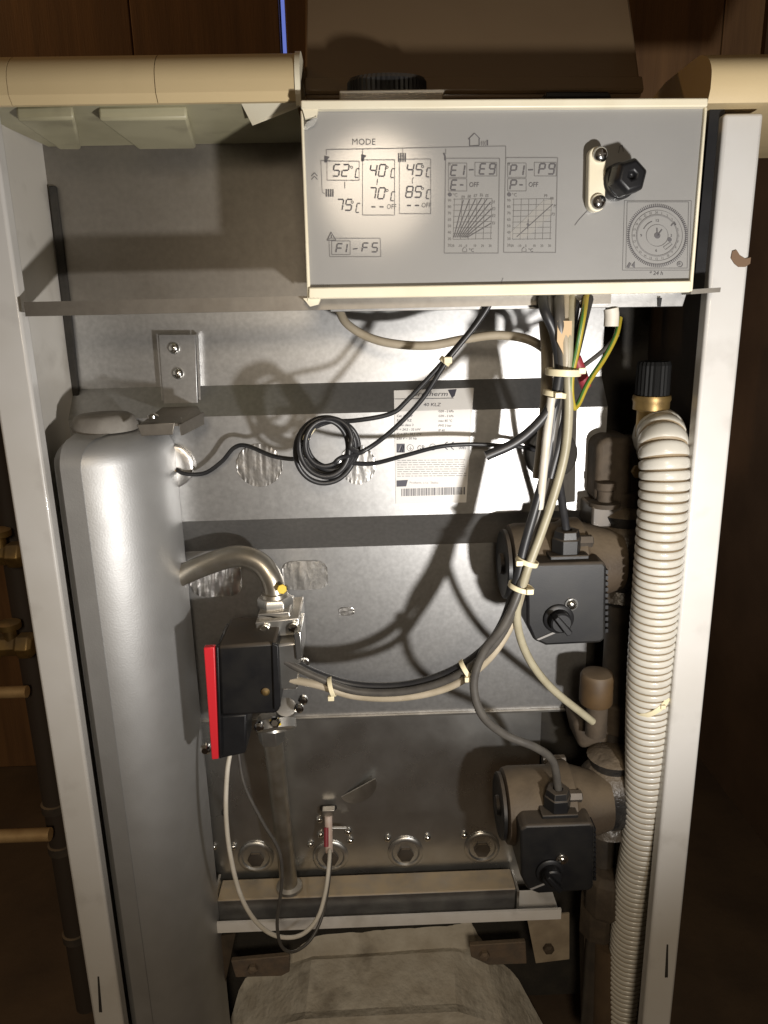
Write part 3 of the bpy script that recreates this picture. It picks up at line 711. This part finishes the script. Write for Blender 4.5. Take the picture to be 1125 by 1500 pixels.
gd = thing('gas_downpipe', 'straight steel pipe running down into the manifold bar', 'pipe', at(423,1300,.07))
a, b = at(413,1070,.050), at(424,1300,.104); a.x = b.x-.0005
b = Vector((b.x,.104,zt_+.0005)); a = Vector((b.x-.002,.066,a.z))
MB().tube([a, b], .0092, 20, spline=False).build('tube', PIPE, gd, smooth=60)
MB().lathe(b, (0,0,1), [(0,.0145),(.003,.0138),(.006,.0098)], 28).build('weld_collar', ZINC, gd)
MB().lathe(a+Vector((0,-.001,-.004)), (0,0,1), [(-.016,.0125),(-.004,.0135),(.006,.0135),(.012,.011)], 6, ph=.2).build('union_nut', ZINC, gd, bevel=.001)

# ------------------------------------------------------------------ circulation pumps
def make_pump(label):
    t = thing('circulation_pump', label, 'pump', at(828,942,.03), group='circulation pumps')
    ax = at(760,838,.062)
    xl_, xr3 = X(745,840,.05), X(905,840,.06)
    Rm = .036
    cy = Vector((xl_, .060, Z(760,842,.03)))
    L_ = xr3-xl_
    mo = MB().lathe(cy, (1,0,0), [(0,.030),(.002,.0345),(.008,Rm),(L_*.45,Rm),(L_*.5,Rm+.003),(L_*.62,Rm+.004),(L_*.66,Rm),(L_*.80,Rm-.004),(L_,Rm-.010)], 40).build('motor', PUMPT, t, smooth=40)
    MB().lathe(cy+Vector((-.0005,0,0)), (-1,0,0), [(0,.031),(.003,.031),(.004,.029),(.003,.027),(.003,.010),(.006,.009),(.006,.001)], 36).build('end_cap', BLACKD, mo)
    for k in range(4):
        a_ = pi/4+k*pi/2; MB().lathe(cy+Vector((L_*.56,0,0))+Vector((0,-cos(a_),sin(a_)))*(Rm+.0035), (1,0,0), [(-.012,.0055),(.010,.0055),(.011,.004)], 6).build('bolt', DARKP, mo)
    # terminal box with a chamfered top
    f0 = [(771,834),(780,826),(884,823),(889,829),(887,936),(880,942),(800,946),(782,938),(772,915)]
    yb_ = .008
    bx = MB().pp(f0, yb_, .052).build('terminal_box', BLACKD, t, bevel=.004, seg=3)
    zt2 = Z(830,824,yb_)
    for k in range(11):
        c = at(888.5, 838+k*8.6, yb_+.004)
        MB().box(c+Vector((-.001,0,-.0016)), c+Vector((.0014,.040,.0016))).build('rib', BLACK, bx)
    g0 = Vector((X(828,812,.03), .028, zt2-.001))
    MB().box(g0+Vector((-.0165,-.012,0)), g0+Vector((.0165,.012,.004))).build('gland_base', BLACKD, bx, bevel=.001)
    MB().lathe(g0+Vector((0,0,.004)), (0,0,1), [(0,.0125),(.012,.0125),(.0125,.0115),(.019,.0105),(.0195,.005),(.016,.0045)], 6, ph=.3).build('gland', BLACKD, bx, bevel=.0008)
    kc = at(818,906,yb_-.0005)
    MB().lathe(kc, (0,-1,0), [(0,.0128),(.0015,.0128),(.0025,.0115),(.003,.001)], 32).build('selector_ring', BLACK, bx)
    kn = MB().lathe(kc+Vector((.0,-.003,0)), (0,-1,0), [(0,.0095),(.007,.0088),(.008,.0075),(.008,.001)], 28).build('selector_knob', BLACK, bx)
    dv = Vector((.62,0,-.78)); nv = Vector((.78,0,.62))
    MB().prism([kc+Vector((0,-.018,0))+dv*a_+nv*b_ for a_, b_ in ((-.0105,-.002),(.0085,-.0028),(.0095,0),(.0085,.0028),(-.0105,.002))], (0,.010,0)).build('knob_grip', BLACK, kn, bevel=.0008)
    w0 = kc+Vector((-.006,-.0006,-.010))
    MB().prism([w0+Vector((-.012,0,-.008)), w0+Vector((-.010,0,-.009)), w0+Vector((.004,0,-.003)), w0+Vector((.003,0,-.0015))], (0,.0006,0)).build('speed_mark', mat('grey_mark', (.22,.21,.2), .5) if 'grey_mark' not in bpy.data.materials else bpy.data.materials['grey_mark'], bx, smooth=0)
    sc = MB().lathe(at(837,885,yb_-.0005), (0,-1,0), [(0,.0055),(.0008,.0055),(.0008,.0042),(.0022,.0040),(.0034,.0026),(.0036,.0006)], 18).build('screw', SCREW, bx, smooth=50)
    # cast volute on the right
    vc = Vector((xr3-.004, .075, cy.z))
    MB().lathe(vc+Vector((.012,0,0)), (0,0,1), [(-.046,.016),(-.040,.024),(-.030,.020),(-.020,.029),(0,.032),(.020,.029),(.030,.020),(.040,.024),(.046,.016)], 24).build('volute', VOLUTE, t, smooth=60)
    return t
pump = make_pump('black boxed circulation pump hanging just above the cut beige cable end')
def dup(root, loc, label):
    r = root.copy(); COL.objects.link(r); r.location = loc; r['label'] = label
    def rec(src, dst):
        for ch in [o for o in bpy.data.objects if o.parent == src]:
            c = ch.copy(); COL.objects.link(c); c.parent = dst; rec(ch, c)
    rec(root, r); return r
tgt = at(816,1305,.030)
off2 = at(815,1306,-.006) - at(828,942,.008)
dup(pump, pump.location+off2, 'black boxed circulation pump beside the gas manifold bar')

# ------------------------------------------------------------------ pipework on the right
rp = thing('return_pipe', 'dark vertical water pipe with dusty fittings behind the ribbed hose', 'pipe', at(905,1500,.09))
xp = X(907,900,.085)
MB().tube([Vector((xp,.085,.05)), Vector((xp,.085,Z(905,640,.085)))], .0125, 18, spline=False).build('tube', DARKP, rp, smooth=60)
for py, prf in ((1040, [(-.02,.013),(-.018,.019),(.012,.019),(.014,.013)]), (735, [(-.012,.013),(-.011,.020),(.011,.020),(.012,.013)]), (1330, [(-.03,.013),(-.028,.021),(.02,.021),(.024,.013)])):
    MB().lathe(Vector((xp,.085,Z(905,py,.085))), (0,0,1), prf, 8).build('coupling', DUSTY, rp, bevel=.001)
MB().pp([(876,650),(890,640),(930,642),(938,655),(928,668),(926,740),(872,735)], .07, .05).build('elbow', DUSTY, rp, bevel=.006, seg=3)
MB().lathe(at(886,735,.07), (0,0,1), [(-.004,.014),(0,.014),(.001,.007),(.010,.007),(.012,.009),(.018,.009),(.019,.006)], 20).build('drain_cap', DUSTY, rp)
MB().pp([(868,742),(912,742),(912,772),(866,775)], .062, .04).build('clamp', DARKP, rp, bevel=.002)
MB().lathe(at(934,690,.05), (0,-1,0), [(0,.006),(.004,.006),(.005,.003)], 6).build('brass_plug', BRASS, rp)
MB().lathe(at(874,1004,.06), (0,0,1), [(-.018,.0145),(-.016,.0155),(.010,.0155),(.013,.014),(.014,.009)], 28).build('valve_cap', ORNG, rp)
MB().lathe(at(874,1048,.06), (0,0,1), [(-.02,.010),(.015,.010)], 20).build('valve_stem', DUSTY, rp)
MB().pp([(840,1058),(900,1052),(905,1090),(850,1100)], .075, .04).build('elbow', DUSTY, rp, bevel=.006, seg=3)
MB().lathe(at(888,1300,.07), (0,0,1), [(-.030,.017),(-.024,.021),(.014,.021),(.02,.014)], 8).build('union_nut', DUSTY, rp, bevel=.001)
MB().tube([at(893,1380,.075), at(882,1700,.075)], .016, 18, spline=False).build('drop_pipe', mat('brown_pipe', (.10,.065,.035), .7, 0, (.07,.045,.025), 30), rp, smooth=60)
MB().pp([(856,1370),(884,1366),(878,1500),(858,1500)], .09, .02).build('wall_bracket', DUSTY, rp)
# air vent on top of the hose
av = thing('vent_valve', 'black ribbed vent cap on a brass body at the top of the hose', 'valve', at(955,600,.045))
c0 = at(955,578,.045); 
rC = (at(980,550,.045)-at(931,550,.045)).length/2
m = MB(); n = 48; vs = []; pf = [(0,1),(.024,.98),(.027,.90)]
for t_, s_ in pf:
    for k in range(n): r = rC*s_*(1-.06*(k % 2)); a_ = 2*pi*k/n; vs.append(c0+Vector((r*cos(a_), r*sin(a_), t_)))
m.add(vs, [(i*n+k, i*n+(k+1) % n, (i+1)*n+(k+1) % n, (i+1)*n+k) for i in range(2) for k in range(n)]+[list(range(n))[::-1], [2*n+k for k in range(n)]]).build('cap', mat('matt_black', (.006,.006,.006), .6, spec=.15), av, smooth=0)
MB().lathe(c0, (0,0,-1), [(.0005,rC*1.08),(.004,rC*1.12),(.006,rC*1.05),(.012,rC*1.05),(.013,rC*.8),(.035,rC*.8)], 28).build('brass_body', BRASS, av)

# ------------------------------------------------------------------ corrugated hose
hp = P3([(958,650,.080),(963,634,.058),(968,634,.036),(971,654,.018),(973,705,.010),(967,790,.008),(960,880,.012),(953,970,.018),(949,1060,.024),(947,1150,.030),(941,1225,.038),(930,1300,.050),(920,1400,.062),(912,1500,.07),(908,1600,.075)])
q = catmull(hp, 12); cum = [0]
for a, b in zip(q, q[1:]): cum.append(cum[-1]+(b-a).length)
K = 10; TOT = cum[-1]; marks = [0.0]; rg = random.Random(11)
while marks[-1] < TOT:
    t_ = min(1, max(0, (marks[-1]-.05)/.13)); marks.append(marks[-1]+(.0090-.0023*t_*t_*(3-2*t_))*rg.uniform(.94, 1.06))
marks = [m_*TOT/marks[-1] for m_ in marks]; nr = len(marks)-1; samp = []; j = 0
for i in range(nr*K+1):
    d = marks[-1] if i == nr*K else marks[i//K]+(marks[i//K+1]-marks[i//K])*(i % K)/K
    while j < len(cum)-2 and cum[j+1] < d: j += 1
    samp.append(q[j].lerp(q[j+1], min(1, (d-cum[j])/(cum[j+1]-cum[j]))))
RIB = [.0166,.0186,.0193,.0195,.0196,.0196,.0196,.0195,.0193,.0186]
hose = MB().tube(samp, lambda t_: RIB[int(round(t_*nr*K)) % K], 26, spline=False).build('corrugated_hose', HOSE, smooth=80)
hose.data.materials.append(mat('hose_grime', (.27,.21,.135), .6))
for f in hose.data.polygons:
    if len(f.vertices) == 4 and (f.index//26) % K in (0, K-1): f.material_index = 1
tag(hose, 'cream white ribbed drain hose hanging along the right panel', 'hose')
def ring_tie(name, c, ax, r, mt, label, w_=.004, group='cream cable ties', head=None, hs=.0027):
    o = MB().lathe(Vector(c)-Vector(ax).normalized()*w_/2, ax, [(0,r-.0008),(0,r+.0004),(w_,r+.0004),(w_,r-.0008),(0,r-.0008)], 20, cap=False)
    h = Vector(head) if head else Vector((0,-1,0)); hc = Vector(c)+h.normalized()*(r+.001)
    o.box(hc-Vector((hs,hs*.7,hs*.8)), hc+Vector((hs,hs*.7,hs*.8)))
    o = o.build(name, mt, bevel=.0005); tag(o, label, 'cable tie', group); return o
i_ = min(range(len(samp)), key=lambda k: abs(samp[k].z-Z(948,1022,.02)))
ring_tie('cable_tie', samp[i_], samp[i_+4]-samp[i_-4]+Vector((.004,0,0)), .0205, TIE, 'cable tie wrapped round the ribbed hose', .005, head=(.2,-1,.1), hs=.0022)

# ------------------------------------------------------------------ cables
def cable(name, pts, r, mt, label, cat='cable', group=None, sub=10):
    o = MB().tube(P3(pts), r, 10, sub).build(name, mt, smooth=60); return tag(o, label, cat, group)
# capillaries with their coil
def coil(cx, cy, R_, turns, Y0, seed, ph, dirn=1):
    rg = random.Random(seed); out = []
    for k in range(int(turns*14)+1):
        a = ph+dirn*2*pi*k/14; j = k/14
        rx = R_*(.92+.10*sin(j*2.1+seed)); ry = R_*1.04*(.94+.08*cos(j*1.7+seed))
        out.append((cx+rx*cos(a)+4*sin(j*1.3+seed), cy+ry*sin(a)+4*cos(j*1.9+seed), Y0+.010*sin(j*2.3+seed)))
    return out
p = [(722,424,.0),(715,442,-.004),(692,480,-.002),(652,527,.0),(598,585,.006),(572,606,.008),(520,616,.011)]
p += coil(483, 655, 40, 3, .013, 1, -pi/2+.2, -1)[1:]
p += [(452,632,.02),(442,660,.02),(436,672,.03),(400,668,.05),(362,653,.07),(343,656,.075),(325,676,.078),(300,693,.082),(272,694,.088),(258,688,.092)]
cable('capillary_tube', p, .0019, RUBBER, 'black capillary tube coiled up and leading to the pocket beside the silver vessel', group=None)
p = [(728,424,.0),(720,442,-.006),(696,478,-.004),(654,530,-.002),(618,585,.004),(575,630,.008),(534,660,.01)]
p += coil(481, 650, 36, 3, .004, 4, .3, 1)[1:]
p += [(524,664,.008),(510,676,.014),(545,679,.03),(590,668,.05),(640,655,.065),(680,651,.07),(725,652,.072),(765,655,.075),(795,663,.082)]
cable('capillary_tube', p, .0019, RUBBER, 'black capillary tube coiled up and leading to the pocket behind the wiring bundle')
cable('capillary_loop', coil(478, 656, 45, 2.4, .009, 9, 1.2, -1), .0021, RUBBER, 'outer black loop of the coiled capillary tubing')
ring_tie('cable_tie', at(452,634,.008), (.6,0,-.5), .0062, TIE, 'cream tie holding the black coil together', .005, head=(-.3,-1,-.3))
ring_tie('cable_tie', at(652,529,-.001), (-.6,0,-.75), .0042, TIE, 'cream tie clipping the two thin black tubes above the coil', .004, head=(.3,-1,.2), hs=.003)
cable('cable', [(496,452,.07),(508,474,.065),(540,494,.06),(580,504,.055),(630,506,.05),(680,497,.045),(730,491,.04),(775,498,.035),(806,520,.03),(816,550,.02)], .0036, BEIGEC, 'grey beige cable sagging behind the thin black tubes under the panel')
yb2 = -.022
G = 'cables of the wiring bundle'
cable('cable', [(792,424,.0),(798,455,yb2),(812,490,yb2),(819,540,yb2),(812,600,yb2),(803,670,yb2),(788,730,yb2),(768,800,yb2),(757,850,yb2),(735,915,yb2+.004),(702,957,yb2+.01),(650,988,.0),(590,1004,.01),(520,1003,.018),(460,985,.022),(412,958,.028)], .0036, RUBBER, 'thick black cable of the bundle running to the gas valve')
cable('cable', [(805,424,.0),(806,460,yb2+.004),(818,500,yb2+.004),(824,545,yb2+.003),(820,610,yb2+.004),(810,680,yb2+.004),(796,735,yb2+.004),(775,805,yb2+.004),(763,855,yb2),(741,918,yb2),(706,963,yb2+.004),(655,996,-.006),(590,1013,.004),(520,1012,.012),(465,992,.018),(412,966,.026)], .0034, GREYC, 'dark grey cable of the bundle running to the gas valve')
cable('cable', [(828,424,.0),(826,470,yb2),(829,530,yb2-.004),(822,600,yb2+.007),(806,690,yb2+.008),(782,790,yb2+.008),(768,850,yb2+.006),(748,915,yb2+.006),(712,968,yb2+.008),(660,1005,.0),(590,1021,.008),(520,1019,.016),(465,1003,.02),(408,992,.028)], .0036, BEIGEC, 'pink beige cable of the bundle running to the gas valve')
cable('cable', [(838,424,.0),(834,480,yb2-.002),(832,545,yb2-.004),(833,600,yb2-.003),(828,660,yb2-.004),(813,720,yb2-.004),(793,780,yb2-.004),(769,845,yb2-.005),(757,900,yb2),(770,955,yb2+.01),(805,1005,.0),(868,1057,.02)], .0034, mat('olive_cable', (.34,.31,.22), .45, 0, (.28,.25,.17), 60), 'olive beige cable hanging to a cut end between the pumps')
cable('cable', [(812,424,.0),(814,470,yb2+.01),(822,540,yb2+.006),(812,620,yb2),(799,700,yb2+.002),(780,790,yb2+.003),(762,860,yb2-.004),(738,915,yb2-.004),(708,955,yb2),(694,1000,yb2),(705,1045,yb2),(738,1075,yb2+.006),(785,1095,yb2+.012),(810,1116,.002),(818,1158,.014)], .0036, GREYC, 'grey cable looping down to the lower pump gland')
pend = pump.location
cable('cable', [(846,424,.0),(838,480,yb2+.008),(826,550,yb2+.004),(820,620,.0),(818,690,.012),(824,740,.022),(829,775,.028),(829,806,.028)], .0034, RUBBER, 'black cable dropping straight into the upper pump gland')
cable('cable', [(820,548,yb2-.003),(812,585,yb2-.004),(790,618,yb2-.004),(755,648,yb2-.004),(712,668,yb2-.004)], .0038, RUBBER, 'short thick black cable with a cut end sticking out of the bundle')
cable('cable', [(808,582,yb2-.006),(801,640,yb2-.004),(795,700,yb2-.002),(790,745,yb2)], .0032, WHITEC, 'white cable on the front of the bundle below the tie')
cable('cable', [(818,424,.0),(819,460,yb2-.002),(822,505,yb2-.002),(826,545,yb2-.002),(828,600,yb2+.003),(815,680,yb2+.003),(800,735,yb2+.006)], .0040, GREYC, 'thick grey cable in the middle of the bundle')
cable('cable', [(866,424,.0),(854,470,yb2+.004),(842,520,yb2+.004),(832,550,yb2+.003),(826,620,yb2+.002),(806,700,yb2)], .0036, RUBBER, 'black cable slanting into the bundle from the panel corner')
cable('cable', [(798,470,.012),(801,520,.010),(800,580,.010),(795,640,.010),(788,700,.010)], .0046, BEIGEC, 'wide tan cable straight down behind the bundle')
cable('cable', [(905,490,.03),(885,512,.028),(860,532,.024),(834,550,.015)], .0018, GREYC, 'thin grey wire slanting up to the right from the bundle')
ew = thing('earth_wire', 'yellow and green earth wire looping beside the bundle', 'wire', at(838,598,-.02))
pts = [(860,424,.0),(855,460,yb2-.004),(846,510,yb2-.005),(838,548,yb2-.005),(837,578,yb2-.004),(841,597,yb2),(848,590,yb2+.004),(862,560,yb2+.010),(885,525,.0),(902,492,.01),(908,466,.02)]
MB().tube(P3(pts), .0021, 10, 10).build('wire', YEL, ew, smooth=60)
MB().tube([at(x_-1.2, y_, Y_-.0010) for x_, y_, Y_ in pts], .0013, 8, 10).build('green_stripe', GRN, ew, smooth=60)
tag(MB().tube(P3([(843,524,.0),(851,545,.0),(858,566,.004)]), .0042, 12, 4).build('sleeve', REDD, smooth=60), 'dull red insulating sleeve beside the bundle tie', 'sleeve')
tag(MB().prism(P3([(817,470,yb2-.007),(838,470,yb2-.007),(837,496,yb2-.007),(826,521,yb2-.007),(823,514,yb2-.007),(816,500,yb2-.007)]), (0,.0012,0)).build('paper_flag', CARD), 'tan paper flag wrapped on the cables under the panel', 'tag')
tag(MB().tube(P3([(895,452,.0),(896,462,.0),(895,478,.0)]), .0055, 14, 4).build('plastic_plug', WHITEC, smooth=60), 'small white plug hanging below the tray end', 'plug')
ring_tie('cable_tie', at(825,545,yb2), (0.05,0,1), .0125, TIE, 'white tie tight round the top of the wiring bundle', .005, head=(1,-.6,.1))
ring_tie('cable_tie', at(813,577,yb2), (.2,0,1), .0085, TIE, 'small cream tie head just below the top bundle tie', .004, head=(0,-1,0))
ring_tie('cable_tie', at(772,822,yb2), (.35,0,1), .0088, TIE, 'cream tie on the bundle beside the upper pump, upper of two', .004, head=(-.8,-.7,.1))
ring_tie('cable_tie', at(763,860,yb2), (.3,0,1), .0100, TIE, 'cream tie on the bundle beside the upper pump, lower of two', .004, head=(.5,-1,0))
ring_tie('cable_tie', at(683,981,yb2+.012), (.8,0,.5), .0090, TIE, 'cream tie where the cables bend away toward the gas valve', .004, head=(0,-1,-.4))
ring_tie('cable_tie', at(486,1006,.016), (1,0,.25), .0085, TIE, 'cream tie on the cables next to the gas valve', .004, head=(-.1,-.6,-1))
# ignition and ionisation leads
cable('ignition_lead', [(340,1090,.02),(333,1130,.012),(331,1190,.008),(337,1250,.006),(352,1310,.006),(375,1350,.01),(405,1371,.016),(440,1370,.026),(465,1345,.04),(477,1305,.06),(482,1265,.08),(483,1245,.095)], .0021, WHITEC, 'white ignition lead hanging in a deep loop below the gas valve', 'lead')
cable('ignition_lead', [(348,1095,.02),(358,1150,.014),(385,1205,.012),(408,1245,.012),(413,1290,.012),(406,1350,.014),(412,1385,.016),(430,1394,.022),(456,1375,.034),(474,1335,.05),(483,1280,.08),(484,1245,.096)], .0016, GREYC, 'thin grey brown lead crossing the downpipe into a narrow loop', 'lead')
el = thing('electrode', 'ignition electrode plug with white and red sleeve on the burner cover', 'electrode', at(482,1240,.1))
MB().tube([at(481,1195,.112), at(482,1248,.098)], .0042, 12, spline=False).build('ceramic', mat('ceramic', (.62,.52,.46), .4, 0, (.5,.38,.32), 80), el, smooth=60)
MB().tube([at(478,1212,.105), at(478,1240,.097)], .0026, 10, spline=False).build('red_sleeve', REDD, el, smooth=60)
MB().pp([(472,1188),(490,1187),(490,1196),(473,1197)], .112, .008).build('clip', ZINC, el, bevel=.0006)
MB().tube([at(484,1213,.108), at(507,1213,.112)], .0016, 8, spline=False).build('pin', ZINC, el, smooth=60)

# ------------------------------------------------------------------ copper pipes outside, left
GC = 'copper pipes left of the boiler'
YC = .16
def hpipe(py, x1, r, label, valve=False):
    a = at(x1, py, YC); t = thing('copper_pipe', label, 'pipe', a, GC)
    MB().tube([a, Vector((-.75, YC, a.z))], r, 14, spline=False).build('tube', COPPER, t, smooth=60)
    if valve:
        MB().lathe(a, (-1,0,0), [(-.004,.010),(0,.014),(.012,.014),(.014,.011),(.03,.011),(.032,.014),(.036,.014),(.038,.008)], 6).build('valve_body', BRASS, t, bevel=.001)
        MB().lathe(a+Vector((-.02,0,.004)), (0,0,1), [(0,.007),(.014,.006),(.016,.012),(.022,.012),(.024,.008)], 16).build('valve_handle', BRASS, t)
    return t
hpipe(812, 32, .006, 'copper pipe with brass valve, uppermost beside the white panel', True)
hpipe(945, 46, .007, 'copper pipe with brass valve, second from the top beside the white panel', True)
hpipe(1013, 40, .0065, 'plain copper pipe just under the second brass valve')
hpipe(1222, 74, .0075, 'plain copper pipe, lowest beside the white panel')
vp = thing('vertical_pipe', 'dark upright pipe behind the left white panel', 'pipe', at(60,1300,YC+.03))
xq = X(66,1000,YC+.03)
MB().tube([Vector((xq-.01,YC+.03,.0)), Vector((xq-.01,YC+.03,1.0))], .013, 18, spline=False).build('tube', mat('dark_stand', (.035,.025,.018), .7), vp, smooth=60)
for py in (1180, 1240, 1370): MB().lathe(Vector((xq-.01,YC+.03,Z(66,py,YC+.03))), (0,0,1), [(-.006,.013),(-.005,.0155),(.005,.0155),(.006,.013)], 18).build('pipe_clip', DARKP, vp)
